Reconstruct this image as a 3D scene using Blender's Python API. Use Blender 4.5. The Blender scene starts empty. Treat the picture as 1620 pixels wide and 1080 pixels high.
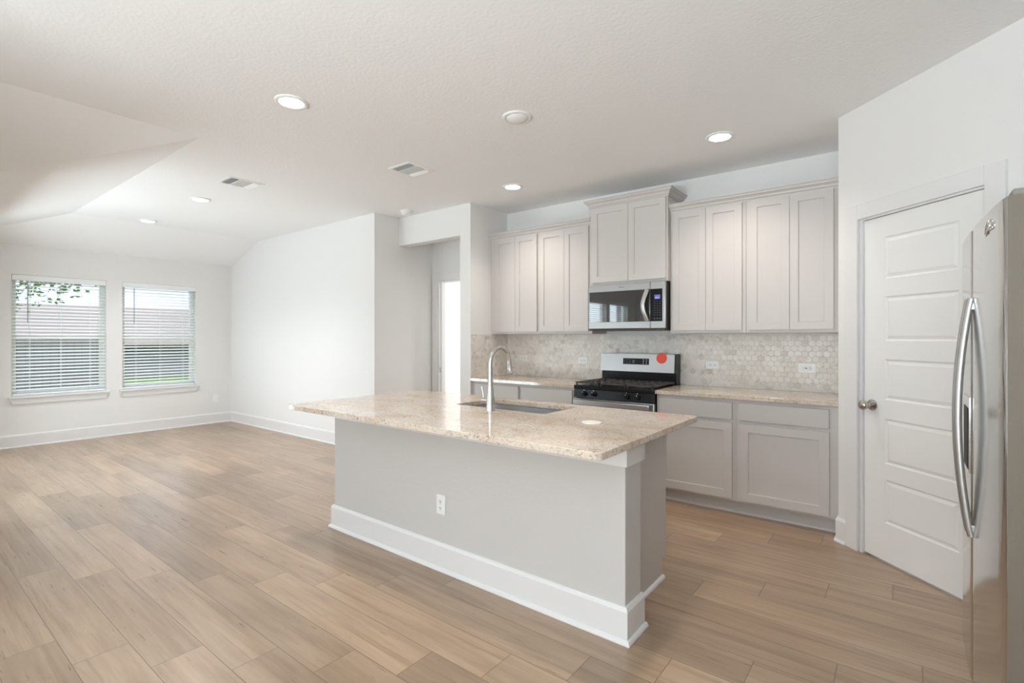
import bpy, bmesh, math, random
from mathutils import Matrix, Vector
random.seed(7)
PI = math.pi
S = bpy.context.scene
C = bpy.context.collection

# ------------------------------------------------------------------ camera
cam_d = bpy.data.cameras.new('camera'); cam = bpy.data.objects.new('camera', cam_d); C.objects.link(cam)
cam.location = (0, 0, 1.351); cam.rotation_euler = (PI/2, 0, math.radians(37.834))
cam_d.sensor_fit = 'HORIZONTAL'; cam_d.sensor_width = 36; cam_d.lens = 799.8/1620*36
cam_d.shift_y = -6.26/1620; cam_d.clip_start = 0.05; cam_d.clip_end = 200
S.camera = cam

# ------------------------------------------------------------------ view, world, sun, window light
S.view_settings.view_transform = 'Standard'; S.view_settings.look = 'None'
S.view_settings.gamma = 1; S.view_settings.exposure = 0.03
S.view_settings.use_curve_mapping = False
S.cycles.max_bounces = 12; S.cycles.diffuse_bounces = 8; S.cycles.glossy_bounces = 5
S.cycles.transparent_max_bounces = 16; S.cycles.sample_clamp_indirect = 6; S.cycles.sample_clamp_direct = 12
S.cycles.use_denoising = True
S.cycles.caustics_reflective = False; S.cycles.caustics_refractive = False

W = bpy.data.worlds.new('World'); S.world = W; W.use_nodes = True
wn = W.node_tree; wn.nodes.clear()
_o = wn.nodes.new('ShaderNodeOutputWorld'); _b = wn.nodes.new('ShaderNodeBackground')
_b.inputs[0].default_value = (0.80, 0.90, 1.0, 1); _b.inputs[1].default_value = 1.4
wn.links.new(_b.outputs[0], _o.inputs[0])

def sun(rot, power):
    l = bpy.data.lights.new('sun', 'SUN'); l.energy = power; l.angle = 0.02; l.color = (1, .95, .86)
    o = bpy.data.objects.new('sun', l); C.objects.link(o); o.rotation_euler = rot
sun((math.radians(38), 0, math.radians(75)), 2.0)

def area(name, loc, size, rot, power, col=(1, 1, 1)):
    l = bpy.data.lights.new(name, 'AREA'); l.shape = 'RECTANGLE'; l.size, l.size_y = size
    l.energy = power; l.color = col
    o = bpy.data.objects.new(name, l); C.objects.link(o); o.location = loc; o.rotation_euler = rot
    return o
# area lamps for daylight; the patio door and front window are added, unseen
COOL, WARM = (.82, .93, 1), (.86, .945, 1)
area('daylight_dining_window', (-5.30, -1.24, 1.45), (1.9, 1.5), (PI/2, 0, -PI/2), 54, COOL)
area('added_daylight_patio', (-6.45, -.30, 2.75), (2.4, 1.2), (math.radians(35), 0, 0), 40, COOL)
area('daylight_living_window', (-11.6, 2.15, 4.3), (3.4, 2.0), (math.radians(60), 0, -PI/2), 84, COOL)
area('added_daylight_front', (-.85, -2.85, 1.55), (3.4, 1.9), (PI/2, 0, 0), 80, WARM)
# uplights added outside both openings to brighten the ceilings; no paving is modelled
area('added_uplight_patio', (-6.95, -.60, .05), (3.4, 1.8), (math.radians(152), 0, 0), 330, COOL)
area('added_uplight_front', (-.85, -3.55, .10), (3.8, 1.5), (math.radians(135), 0, 0), 660, WARM)
area('daylight_bedroom_window', (-4.3, 7.15, 1.5), (1.2, 1.4), (PI/2, 0, PI), 68, (.97, .99, 1))
LAMP = 68.0      # power of a recessed ceiling light's downward beam, W

# ------------------------------------------------------------------ materials
def mat(name, col=(.8, .8, .8), rough=.5, metal=0, spec=.5, coat=0):
    m = bpy.data.materials.new(name); m.use_nodes = True
    p = m.node_tree.nodes['Principled BSDF']
    p.inputs['Base Color'].default_value = (*col, 1); p.inputs['Roughness'].default_value = rough
    p.inputs['Metallic'].default_value = metal; p.inputs['Specular IOR Level'].default_value = spec
    p.inputs['Coat Weight'].default_value = coat
    return m
class N:
    """short-hand for building node trees"""
    def __init__(s, m): s.t = m.node_tree; s.p = s.t.nodes['Principled BSDF']
    def n(s, typ, **kw):
        x = s.t.nodes.new(typ)
        for k, v in kw.items(): setattr(x, k, v)
        return x
    def l(s, a, b): s.t.links.new(a, b)
    def val(s, sock, v):
        if hasattr(v, 'is_linked'): s.l(v, sock)
        else: sock.default_value = v
    def math(s, op, a, b=0.0, c=0.0):
        x = s.n('ShaderNodeMath', operation=op)
        for i, v in enumerate((a, b, c)): s.val(x.inputs[i], v)
        return x.outputs[0]
    def noise(s, vec, scale, detail=4, rough=.5, dist=0):
        x = s.n('ShaderNodeTexNoise'); s.l(vec, x.inputs['Vector']); x.inputs['Scale'].default_value = scale
        x.inputs['Detail'].default_value = detail; x.inputs['Roughness'].default_value = rough
        x.inputs['Distortion'].default_value = dist
        return x.outputs['Fac']
    def ramp(s, fac, stops):
        x = s.n('ShaderNodeValToRGB'); s.l(fac, x.inputs[0]); e = x.color_ramp.elements
        while len(e) < len(stops): e.new(.5)
        for q, (pos, col) in zip(e, stops): q.position = pos; q.color = (*col, 1) if len(col) == 3 else col
        return x.outputs[0]
    def mix(s, fac, a, b, mode='MIX'):
        x = s.n('ShaderNodeMix', data_type='RGBA', blend_type=mode)
        s.val(x.inputs[0], fac)
        for sock, v in ((x.inputs[6], a), (x.inputs[7], b)):
            if hasattr(v, 'is_linked'): s.l(v, sock)
            else: sock.default_value = (*v, 1)
        return x.outputs[2]
    def scale(s, vec, sc):
        x = s.n('ShaderNodeVectorMath', operation='MULTIPLY'); s.l(vec, x.inputs[0]); x.inputs[1].default_value = sc
        return x.outputs[0]
    def obj(s): return s.n('ShaderNodeTexCoord').outputs['Object']
    def bump(s, h, strength=.1, dist=.01):
        x = s.n('ShaderNodeBump'); x.inputs['Strength'].default_value = strength; x.inputs['Distance'].default_value = dist
        s.l(h, x.inputs['Height']); s.l(x.outputs[0], s.p.inputs['Normal'])

def paint(name, col, rough, bscale, bstr):
    m = mat(name, col, rough, spec=.3); k = N(m); o = k.obj()
    h = k.noise(o, bscale, 3, .55); k.bump(h, bstr, .004)
    return m
M_wall = paint('wall_paint', (.772, .765, .752), .75, 75, .22)
M_ceil = paint('ceiling_paint', (.86, .862, .862), .85, 48, .4)
M_isl = paint('island_paint', (.585, .573, .555), .7, 70, .25)
M_trim = mat('trim_paint', (.76, .755, .75), .38, spec=.45)
M_door = mat('door_paint', (.82, .818, .805), .40, spec=.45)
M_cab = mat('cabinet_paint', (.575, .543, .522), .42, spec=.4)
M_white = mat('white_plastic', (.83, .83, .82), .3)
M_socket = mat('socket_plastic', (.70, .70, .69), .35)
M_dark = mat('dark_slot', (.02, .02, .02), .6)
M_blind = mat('blind_vinyl', (.84, .86, .86), .42)
M_black = mat('black_enamel', (.008, .008, .009), .22, spec=.28)
M_iron = mat('cast_iron', (.055, .050, .047), .55)
M_chrome = mat('brushed_nickel_chrome', (.58, .57, .555), .20, 1)
M_nickel = mat('satin_nickel', (.50, .47, .43), .26, 1)
M_red = mat('red_sticker_paper', (.83, .085, .045), .55)
M_disc = mat('white_disc_ceramic', (.86, .84, .81), .35)
M_void = mat('cabinet_gap', (.25, .235, .22), .7)
M_button = mat('button_grey', (.09, .092, .095), .5, spec=.3)
M_logo = mat('logo_chrome', (.80, .79, .77), .2, 1)
M_logo_dark = mat('logo_dark', (.10, .10, .10), .5)

def steel(name, col, rough, axis, amt=.05):
    m = mat(name, col, rough, 1); k = N(m); o = k.obj()
    sc = [260, 260, 260]; sc[axis] = 2.0
    f = k.noise(k.scale(o, sc), 1, 2)
    r = k.math('MULTIPLY_ADD', f, amt*2, rough-amt); k.l(r, k.p.inputs['Roughness'])
    k.bump(f, .006, .0003)
    return m
M_steel = steel('brushed_steel', (.50, .497, .49), .30, 0, .03)
M_fridge = steel('fridge_steel', (.60, .59, .57), .14, 1, .02)
M_sink = steel('sink_steel', (.66, .665, .67), .24, 0)
M_handle = steel("handle_steel", (.50, .495, .48), .40, 2)
M_side = paint('fridge_side_paint', (.165, .142, .113), .5, 160, .2)
M_mside = mat('microwave_side', (.045, .038, .032), .4)

def emis(name, col, st):
    m = mat(name, (.9, .9, .9) if st > 3 else (.02, .02, .03), .4); p = m.node_tree.nodes['Principled BSDF']
    p.inputs['Emission Color'].default_value = (*col, 1); p.inputs['Emission Strength'].default_value = st
    return m
M_lens = emis('lamp_lens', (1, .965, .93), 14)
M_display = emis('blue_display', (.16, .17, .60), .8)
M_digit = emis('pale_digit', (.55, .55, 1), 1.0)

def glassy(name, tint, r, amount):
    m = bpy.data.materials.new(name); m.use_nodes = True; t = m.node_tree; t.nodes.clear()
    o = t.nodes.new('ShaderNodeOutputMaterial'); mx = t.nodes.new('ShaderNodeMixShader')
    a = t.nodes.new('ShaderNodeBsdfTransparent'); a.inputs[0].default_value = (*tint, 1)
    g = t.nodes.new('ShaderNodeBsdfGlossy'); g.inputs['Roughness'].default_value = r
    fr = t.nodes.new('ShaderNodeFresnel'); fr.inputs[0].default_value = amount
    gm = t.nodes.new('ShaderNodeNewGeometry'); k1 = t.nodes.new('ShaderNodeMath'); k1.operation = 'SUBTRACT'; k1.inputs[0].default_value = 1
    k2 = t.nodes.new('ShaderNodeMath'); k2.operation = 'MULTIPLY'          # only the outer skin of the pane reflects
    t.links.new(gm.outputs['Backfacing'], k1.inputs[1]); t.links.new(fr.outputs[0], k2.inputs[0]); t.links.new(k1.outputs[0], k2.inputs[1])
    t.links.new(k2.outputs[0], mx.inputs[0]); t.links.new(a.outputs[0], mx.inputs[1]); t.links.new(g.outputs[0], mx.inputs[2])
    t.links.new(mx.outputs[0], o.inputs[0])
    return m
M_glass = glassy('window_glass', (.965, .97, .97), 0.0, 1.35)
M_mwglass = mat('dark_oven_glass', (.018, .017, .016), .03, spec=.5, coat=.6)
M_mwglass.node_tree.nodes['Principled BSDF'].inputs['IOR'].default_value = 2.1

def plank_floor():
    m = mat('vinyl_planks', (.4, .3, .2), .36, spec=1.0); k = N(m); o = k.obj()
    sp = k.n('ShaderNodeSeparateXYZ'); k.l(o, sp.inputs[0]); X, Y = sp.outputs[0], sp.outputs[1]
    row = k.math('DIVIDE', k.math('SUBTRACT', Y, .533), .195); ri = k.math('FLOOR', row); rf = k.math('SUBTRACT', row, ri)
    u = k.math('DIVIDE', k.math('SUBTRACT', k.math('ADD', X, 3.928), k.math('MULTIPLY', ri, .277)), 1.215)
    ui = k.math('FLOOR', u); uf = k.math('SUBTRACT', u, ui)
    cx = k.n('ShaderNodeCombineXYZ'); k.l(ui, cx.inputs[0]); k.l(ri, cx.inputs[1])
    wn_ = k.n('ShaderNodeTexWhiteNoise', noise_dimensions='3D'); k.l(cx.outputs[0], wn_.inputs[0])
    rnd = wn_.outputs['Value']; rcol = wn_.outputs['Color']
    off = k.n('ShaderNodeVectorMath', operation='MULTIPLY_ADD'); k.l(rcol, off.inputs[0])
    off.inputs[1].default_value = (37, 23, 11); k.l(o, off.inputs[2])
    v = off.outputs[0]
    g1 = k.noise(k.scale(v, (.8, 10, 1)), 1.5, 7, .60, .5)      # broad cathedral grain
    g2 = k.noise(k.scale(v, (3, 80, 1)), 1.5, 4, .6, .3)         # fine pores
    g3 = k.noise(k.scale(v, (.9, 3.2, 1)), 1.3, 2, .5, .6)       # cloudy tone
    base = k.ramp(g1, [(.18, (.250, .160, .096)), (.38, (.355, .243, .155)), (.60, (.445, .320, .218)), (.80, (.530, .402, .290))])
    base = k.mix(k.math('MULTIPLY', g2, .42), base, (.28, .195, .13), 'MIX')
    g4 = k.noise(k.scale(v, (.7, 26, 1)), 1.5, 4, .62, .4)       # dark grain lines
    st = k.ramp(g4, [(.28, (.66, .60, .55)), (.47, (1, 1, 1))])
    base = k.mix(.75, base, st, 'MULTIPLY')
    cloud = k.ramp(g3, [(.3, (.84, .83, .82)), (.7, (1.08, 1.08, 1.08))])
    base = k.mix(1.0, base, cloud, 'MULTIPLY')
    tone = k.ramp(rnd, [(0, (.80, .79, .785)), (.45, (.97, .97, .97)), (1, (1.12, 1.125, 1.13))])
    base = k.mix(1.0, base, tone, 'MULTIPLY')
    ey = k.math('MINIMUM', rf, k.math('SUBTRACT', 1.0, rf)); ey = k.math('MULTIPLY', ey, .195)
    ex = k.math('MINIMUM', uf, k.math('SUBTRACT', 1.0, uf)); ex = k.math('MULTIPLY', ex, 1.215)
    e = k.math('MINIMUM', ex, ey); seam = k.math('LESS_THAN', e, .0016)
    base = k.mix(k.math('MULTIPLY', seam, .82), base, (.09, .065, .045))
    k.l(base, k.p.inputs['Base Color'])
    r = k.math('MULTIPLY_ADD', g2, .14, .23); k.l(r, k.p.inputs['Roughness'])
    hb = k.math('SUBTRACT', k.math('MULTIPLY', g2, .15), k.math('MULTIPLY', seam, .8)); k.bump(hb, .12, .002)
    return m
M_floor = plank_floor()

def granite():
    m = mat('polished_granite', (.6, .5, .4), .07, spec=.45); k = N(m); o = k.obj()
    cl = k.noise(k.scale(o, (1, 1.6, 1)), 2.6, 5, .6, .8)
    base = k.ramp(cl, [(.30, (.51, .385, .285)), (.47, (.63, .515, .41)), (.62, (.69, .60, .505)), (.80, (.58, .525, .465))])
    sp1 = k.noise(o, 85, 3, .65); d1 = k.ramp(sp1, [(.38, (1, 1, 1)), (.47, (0, 0, 0))])
    sp2 = k.noise(o, 190, 2, .5); d2 = k.ramp(sp2, [(.57, (0, 0, 0)), (.66, (1, 1, 1))])
    patch = k.noise(k.scale(o, (1, 1.7, 1)), 7, 3, .6, .4); pm = k.ramp(patch, [(.42, (.30, .30, .30)), (.60, (1, 1, 1))])
    base = k.mix(k.math('MULTIPLY', d1, .55), base, (.36, .32, .28))
    base = k.mix(k.math('MULTIPLY', d2, .55), base, (.80, .76, .70))
    sp3 = k.noise(o, 62, 5, .75, .6); d3 = k.ramp(sp3, [(.545, (0, 0, 0)), (.60, (1, 1, 1))])
    base = k.mix(k.math('MULTIPLY', k.math('MULTIPLY', d3, pm), .8), base, (.12, .11, .10))
    k.l(base, k.p.inputs['Base Color'])
    return m
M_granite = granite()

def hex_tile():
    m = mat('marble_hexagon_tile', (.6, .58, .54), .32, spec=.45); k = N(m); o = k.obj()
    a = k.n('ShaderNodeAttribute', attribute_name='tile_tone')
    base = k.ramp(a.outputs['Fac'], [(0, (.59, .545, .49)), (.09, (.68, .64, .59)), (.5, (.74, .705, .655)), (1, (.78, .75, .71))])
    v = k.noise(o, 13, 6, .7, 1.2); vm = k.ramp(v, [(.54, (0, 0, 0)), (.68, (1, 1, 1))])
    base = k.mix(k.math('MULTIPLY', vm, .75), base, (.44, .395, .335))
    k.l(base, k.p.inputs['Base Color'])
    return m
M_hex = hex_tile()
M_grout = mat('grout', (.74, .71, .665), .85, spec=.2)

def grass():
    m = mat('lawn_grass', (.13, .25, .06), .9); k = N(m); o = k.obj(); f = k.noise(o, 9, 5, .7)
    k.l(k.ramp(f, [(.3, (.09, .19, .035)), (.7, (.24, .38, .11))]), k.p.inputs['Base Color']); return m
M_grass = grass()
def striped(name, c1, c2, scale, axis):
    m = mat(name, c1, .8); k = N(m); o = k.obj(); sp = k.n('ShaderNodeSeparateXYZ'); k.l(o, sp.inputs[0])
    x = k.math('FRACT', k.math('MULTIPLY', sp.outputs[axis], scale)); lt = k.math('LESS_THAN', x, .07)
    f = k.noise(o, 5, 4); b = k.mix(k.math('MULTIPLY', f, .5), c1, c2)
    k.l(k.mix(lt, b, tuple(q*.45 for q in c1)), k.p.inputs['Base Color']); return m
M_fence = striped('fence_boards', (.20, .195, .215), (.13, .125, .145), 6.5, 1)
M_siding = striped('house_siding', (.26, .26, .31), (.20, .20, .25), 5, 2)
M_roof = striped('roof_shingles', (.40, .34, .335), (.30, .26, .25), 4, 2)
M_leaf = mat('tree_leaves', (.22, .30, .13), .7)
M_bark = mat('tree_bark', (.10, .075, .055), .9)

# ------------------------------------------------------------------ mesh building
class MB:
    def __init__(s): s.bm = bmesh.new()
    def _merge(s, t, mi, smooth=False):
        for f in t.faces: f.material_index = mi; f.smooth = smooth
        me = bpy.data.meshes.new('tmp'); t.to_mesh(me); t.free(); s.bm.from_mesh(me); bpy.data.meshes.remove(me)
    def box(s, x0, x1, y0, y1, z0, z1, bev=0, mi=0, seg=2):
        t = bmesh.new(); bmesh.ops.create_cube(t, size=1)
        for v in t.verts: v.co = Vector(((x0+x1)/2+v.co.x*(x1-x0), (y0+y1)/2+v.co.y*(y1-y0), (z0+z1)/2+v.co.z*(z1-z0)))
        if bev: bmesh.ops.bevel(t, geom=list(t.edges), offset=min(bev, .49*min(abs(x1-x0), abs(y1-y0), abs(z1-z0))), segments=seg, affect='EDGES', profile=.5)
        s._merge(t, mi, bool(bev))
        if bev:
            s.bm.normal_update()
            for f in s.bm.faces:
                if max(map(abs, f.normal)) > .9995: f.smooth = False      # big faces stay flat, only the eased edges are smooth
        return s
    def poly(s, rings, mi=0, smooth=False, caps=True, closed=True):
        """skin a list of equal-length rings of points"""
        t = bmesh.new(); vs = [[t.verts.new(p) for p in r] for r in rings]; n = len(rings[0])
        for a, b in zip(vs, vs[1:]):
            for i in range(n if closed else n-1):
                t.faces.new((a[i], a[(i+1) % n], b[(i+1) % n], b[i]))
        if caps:
            t.faces.new(vs[0][::-1]); t.faces.new(vs[-1])
        bmesh.ops.recalc_face_normals(t, faces=list(t.faces)); s._merge(t, mi, smooth); return s
    def quad(s, pts, mi=0):
        t = bmesh.new(); t.faces.new([t.verts.new(p) for p in pts]); s._merge(t, mi); return s
    def lathe(s, prof, c=(0, 0, 0), axis='z', seg=28, mi=0, caps=True):
        rings = []
        for r, h in prof:
            ring = []
            for i in range(seg):
                a = 2*PI*i/seg; x, y = r*math.cos(a), r*math.sin(a)
                p = {'z': (x, y, h), 'y': (x, h, y), 'x': (h, x, y)}[axis]
                ring.append((c[0]+p[0], c[1]+p[1], c[2]+p[2]))
            rings.append(ring)
        return s.poly(rings, mi, True, caps)
    def tube(s, path, rad, seg=14, mi=0, flat=None):
        """round (or, with flat=(width, thickness), rectangular-ish oval) tube along points"""
        P = [Vector(p) for p in path]; rings = []; up = None
        for i, p in enumerate(P):
            d = (P[min(i+1, len(P)-1)]-P[max(i-1, 0)]).normalized()
            if up is None:
                up = Vector((0, 0, 1)) if abs(d.z) < .9 else Vector((0, 1, 0))
            a = d.cross(up).normalized(); b = a.cross(d).normalized(); up = b
            r = rad[i] if isinstance(rad, (list, tuple)) else rad
            rings.append([p+a*r*math.cos(2*PI*q/seg)*(flat[0] if flat else 1)+b*r*math.sin(2*PI*q/seg)*(flat[1] if flat else 1) for q in range(seg)])
        return s.poly(rings, mi, True)
    def sweep(s, path, prof, closed=False, side=1, mi=0, z=0):
        """mitred moulding: prof = (outward, height) points, path = XY points; outward is to the right of travel when side=1"""
        P = [Vector(p) for p in path]; n = len(P); rings = []
        def nrm(a, b):
            d = (b-a).normalized(); return Vector((d.y, -d.x))*side
        for i in range(n):
            if closed or 0 < i < n-1:
                n0 = nrm(P[i-1], P[i]); n1 = nrm(P[i], P[(i+1) % n]); m = (n0+n1)/(1+n0.dot(n1))
            elif i == 0: m = nrm(P[0], P[1])
            else: m = nrm(P[-2], P[-1])
            rings.append([(P[i].x+m.x*o, P[i].y+m.y*o, z+h) for o, h in prof])
        if closed: rings.append(rings[0])
        return s.poly(rings, mi, False, not closed)
    def plate(s, outer, holes, z0, z1, ch=.0012, mi=0):
        """slab with holes; outer/holes lists of XY; small chamfer on the top edge"""
        t = bmesh.new()
        def inset(L, d):
            n = len(L); out = []
            for i in range(n):
                a, b, c = Vector(L[i-1]), Vector(L[i]), Vector(L[(i+1) % n])
                d0, d1 = (b-a).normalized(), (c-b).normalized()
                n0, n1 = Vector((-d0.y, d0.x)), Vector((-d1.y, d1.x)); m = (n0+n1)/(1+n0.dot(n1))
                out.append((b.x+m.x*d, b.y+m.y*d))
            return out
        tops, bots = [], []
        for L in [outer]+holes:          # outer counter-clockwise, holes clockwise
            top = [t.verts.new((x, y, z1)) for x, y in inset(L, ch)]
            mid = [t.verts.new((x, y, z1-ch)) for x, y in L]
            lo = [t.verts.new((x, y, z0+ch)) for x, y in L]
            bot = [t.verts.new((x, y, z0)) for x, y in inset(L, ch)]
            n = len(L)
            for A, B in ((mid, top), (lo, mid), (bot, lo)):
                for i in range(n): t.faces.new((A[i], A[(i+1) % n], B[(i+1) % n], B[i]))
            tops.append(top); bots.append(bot)
        for rings in (tops, bots):
            es = []
            for r in rings:
                for i in range(len(r)):
                    e = t.edges.get((r[i], r[(i+1) % len(r)])); es.append(e)
            bmesh.ops.triangle_fill(t, edges=es, use_beauty=True)
        bmesh.ops.recalc_face_normals(t, faces=list(t.faces)); s._merge(t, mi); return s
    def xf(s, m):
        bmesh.ops.transform(s.bm, matrix=m, verts=s.bm.verts); return s
    def build(s, name, mats, parent=None, world=True, label=None):
        if not isinstance(mats, (list, tuple)): mats = [mats]
        if parent is not None and world: s.xf(WM[parent].inverted())
        me = bpy.data.meshes.new(name); s.bm.to_mesh(me); s.bm.free()
        for m in mats: me.materials.append(m)
        sm = [p.use_smooth for p in me.polygons]
        if any(sm):
            me.set_sharp_from_angle(angle=math.radians(38)); me.polygons.foreach_set('use_smooth', sm)
            # an edge between a flat and a smooth face is a crease
            fl = {}
            for p in me.polygons:
                for k in p.edge_keys: fl.setdefault(k, []).append(p.use_smooth)
            for e in me.edges:
                if not all(fl.get(e.key, [True])): e.use_edge_sharp = True
        o = bpy.data.objects.new(name, me); C.objects.link(o)
        if parent is not None: o.parent = parent; WM[o] = WM[parent]
        else: WM[o] = Matrix.Identity(4)
        if label: o['label'] = label
        return o
WM = {}
def thing(name, label, cat, loc=(0, 0, 0), rotz=0, group=None, kind=None):
    o = bpy.data.objects.new(name, None); C.objects.link(o); o.location = loc; o.rotation_euler = (0, 0, rotz)
    o.empty_display_size = .1
    WM[o] = Matrix.Translation(loc) @ Matrix.Rotation(rotz, 4, 'Z')
    if kind: o['kind'] = kind
    else: tag(o, label, cat, group)
    return o
def tag(o, label, cat, group=None):
    o['label'] = label; o['category'] = cat
    if group: o['group'] = group
    return o
def struct(name, mb, m, parent=None):
    o = mb.build(name, m, parent)
    if parent is None: o['kind'] = 'structure'
    return o
def dup(o, loc, label, rotz=None):
    c = o.copy(); C.objects.link(c); c.location = loc; c['label'] = label
    if rotz is not None: c.rotation_euler = (0, 0, rotz)
    for ch in o.children:
        k = ch.copy(); C.objects.link(k); k.parent = c
        for g in ch.children:
            q = g.copy(); C.objects.link(q); q.parent = k
    return c
def rrect(x0, x1, y0, y1, r, n=5, rr=None):
    """rounded rectangle, counter-clockwise"""
    out = []
    for (cx, cy, a0) in ((x1-r, y1-r, 0), (x0+r, y1-r, 90), (x0+r, y0+r, 180), (x1-r, y0+r, 270)):
        for i in range(n+1):
            a = math.radians(a0+90*i/n); out.append((cx+r*math.cos(a), cy+r*math.sin(a)))
    return out
def panel_door(mb, x0, x1, z0, z1, yf, th, panels, prof, mi=0):
    """slab facing -Y at y=yf, thickness th, with recessed panels; prof = list of (inset, depth)"""
    xs = sorted({x0, x1, *[p[0] for p in panels], *[p[1] for p in panels]})
    zs = sorted({z0, z1, *[p[2] for p in panels], *[p[3] for p in panels]})
    t = bmesh.new()
    def q(a, b, c, d): t.faces.new([t.verts.new(p) for p in (a, b, c, d)])
    for xa, xb in zip(xs, xs[1:]):
        for za, zb in zip(zs, zs[1:]):
            if any(abs(p[0]-xa) < 1e-6 and abs(p[1]-xb) < 1e-6 and abs(p[2]-za) < 1e-6 and abs(p[3]-zb) < 1e-6 for p in panels):
                prev = (0, 0)
                for ins, dep in prof:
                    a = [(xa+prev[0], yf+prev[1], za+prev[0]), (xb-prev[0], yf+prev[1], za+prev[0]), (xb-prev[0], yf+prev[1], zb-prev[0]), (xa+prev[0], yf+prev[1], zb-prev[0])]
                    b = [(xa+ins, yf+dep, za+ins), (xb-ins, yf+dep, za+ins), (xb-ins, yf+dep, zb-ins), (xa+ins, yf+dep, zb-ins)]
                    for i in range(4): q(a[i], a[(i+1) % 4], b[(i+1) % 4], b[i])
                    prev = (ins, dep)
                q(*b)
            else: q((xa, yf, za), (xb, yf, za), (xb, yf, zb), (xa, yf, zb))
    e = .0015
    A = [(x0, yf, z0), (x1, yf, z0), (x1, yf, z1), (x0, yf, z1)]; B = [(x, yf+th, z) for x, _, z in A]
    for i in range(4): q(A[i], A[(i+1) % 4], B[(i+1) % 4], B[i])
    q(*B[::-1])
    bmesh.ops.remove_doubles(t, verts=list(t.verts), dist=1e-5)
    bmesh.ops.recalc_face_normals(t, faces=list(t.faces)); mb._merge(t, mi); return mb
SHAKER = [(.0015, .0085), (.004, .0095)]

# ------------------------------------------------------------------ the room shell
H, LOW = 2.81, 2.498
XW, YL, YB, XH = -8.634, 3.686, 4.69, -4.901
YHALL = 4.604
XO, YO, YF, XR = -5.02, .575, -2.6, 1.0        # dining wall, patio wall, wall behind the camera, wall by the fridge
t = MB(); t.box(-9.0, 1.2, -2.8, 7.4, -.12, 0); struct('floor', t, M_floor)

t = MB()
def cq(*p): t.quad(p)
B_, C_ = (-7.741, 1.515, H), (-4.077, 1.515, H)
cq((-4.077, YF-.2, H), (XR+.2, YF-.2, H), (XR+.2, 1.515, H), C_)
cq(B_, C_, (XR+.2, 1.515, H), (XR+.2, 7.4, H), (-7.741, 7.4, H))
cq((XW, YO, LOW), B_, (-7.741, 7.4, H), (XW, 7.4, LOW))
cq((XW, YO, LOW), (XO, YO, LOW), C_, B_)
cq((XO, YF-.2, LOW), (-4.077, YF-.2, H), C_, (XO, YO, LOW))
cq((-9.0, YO-.25, LOW), (XW, YO-.25, LOW), (XW, 7.4, LOW), (-9.0, 7.4, LOW))
cq((XW, YO-.25, LOW), (XO, YO-.25, LOW), (XO, YO, LOW), (XW, YO, LOW))
cq((XO-.25, YF-.2, LOW), (XO, YF-.2, LOW), (XO, YO, LOW), (XO-.25, YO, LOW))
bmesh.ops.recalc_face_normals(t.bm, faces=list(t.bm.faces))
struct('ceiling', t, M_ceil)

def wall_with_holes(name, axis, pos, th, a0, a1, z0, z1, holes, m=None):
    """wall slab perpendicular to axis ('x' or 'y'), from pos to pos+th; holes = (a0, a1, z0, z1)"""
    t = MB(); As = sorted({a0, a1, *[h[0] for h in holes], *[h[1] for h in holes]})
    for u0, u1 in zip(As, As[1:]):
        hs = sorted([h for h in holes if h[0] <= u0+1e-6 and h[1] >= u1-1e-6], key=lambda h: h[2])
        z = z0; spans = []
        for h in hs:
            if h[2] > z+1e-6: spans.append((z, h[2]))
            z = h[3]
        if z < z1-1e-6: spans.append((z, z1))
        for s0, s1 in spans:
            lo, hi = min(pos, pos+th), max(pos, pos+th)
            if axis == 'x': t.box(lo, hi, u0, u1, s0, s1)
            else: t.box(u0, u1, lo, hi, s0, s1)
    bmesh.ops.remove_doubles(t.bm, verts=list(t.bm.verts), dist=1e-5)
    return struct(name, t, m or M_wall)

WIN = [(1.13, 2.06), (2.24, 3.168)]; WZ = (.625, 2.13)
wall_with_holes('wall_window', 'x', XW, -.16, YO-.2, YHALL, 0, 2.7, [(a, b, *WZ) for a, b in WIN])
wall_with_holes('wall_long', 'y', YL, .115, XW-.16, XH, 0, H+.05, [])
wall_with_holes('wall_hall', 'x', XH, -.115, YL+.115, YHALL+.12, 0, H+.05, [])
# hall end wall with an open doorway
wall_with_holes('wall_hall_end', 'y', YHALL, .12, XH, -3.864, 0, H+.05, [(-4.80, -3.99, 0, 2.085)])
# partition between the hall and the kitchen with its header over the hall entrance
t = MB(); t.box(-3.864, -3.711, 4.045, YB+.12, 0, H+.05); struct('wall_kitchen_end', t, M_wall)
t = MB(); t.box(XH, -3.864, 4.045, 4.185, 2.472, H+.05, .006); struct('wall_header', t, M_wall)
wall_with_holes('wall_back', 'y', YB, .12, -3.711, -.23, 0, H+.05, [])
PA = math.radians(43.43); PX, PY = -.348, 3.989; PLEN = 1.15
pe = (PX+PLEN*math.cos(PA), PY-PLEN*math.sin(PA))
t = MB(); t.box(PX, PX+.11, PY, YB, 0, H+.05); struct('wall_pantry_side', t, M_wall)
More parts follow.
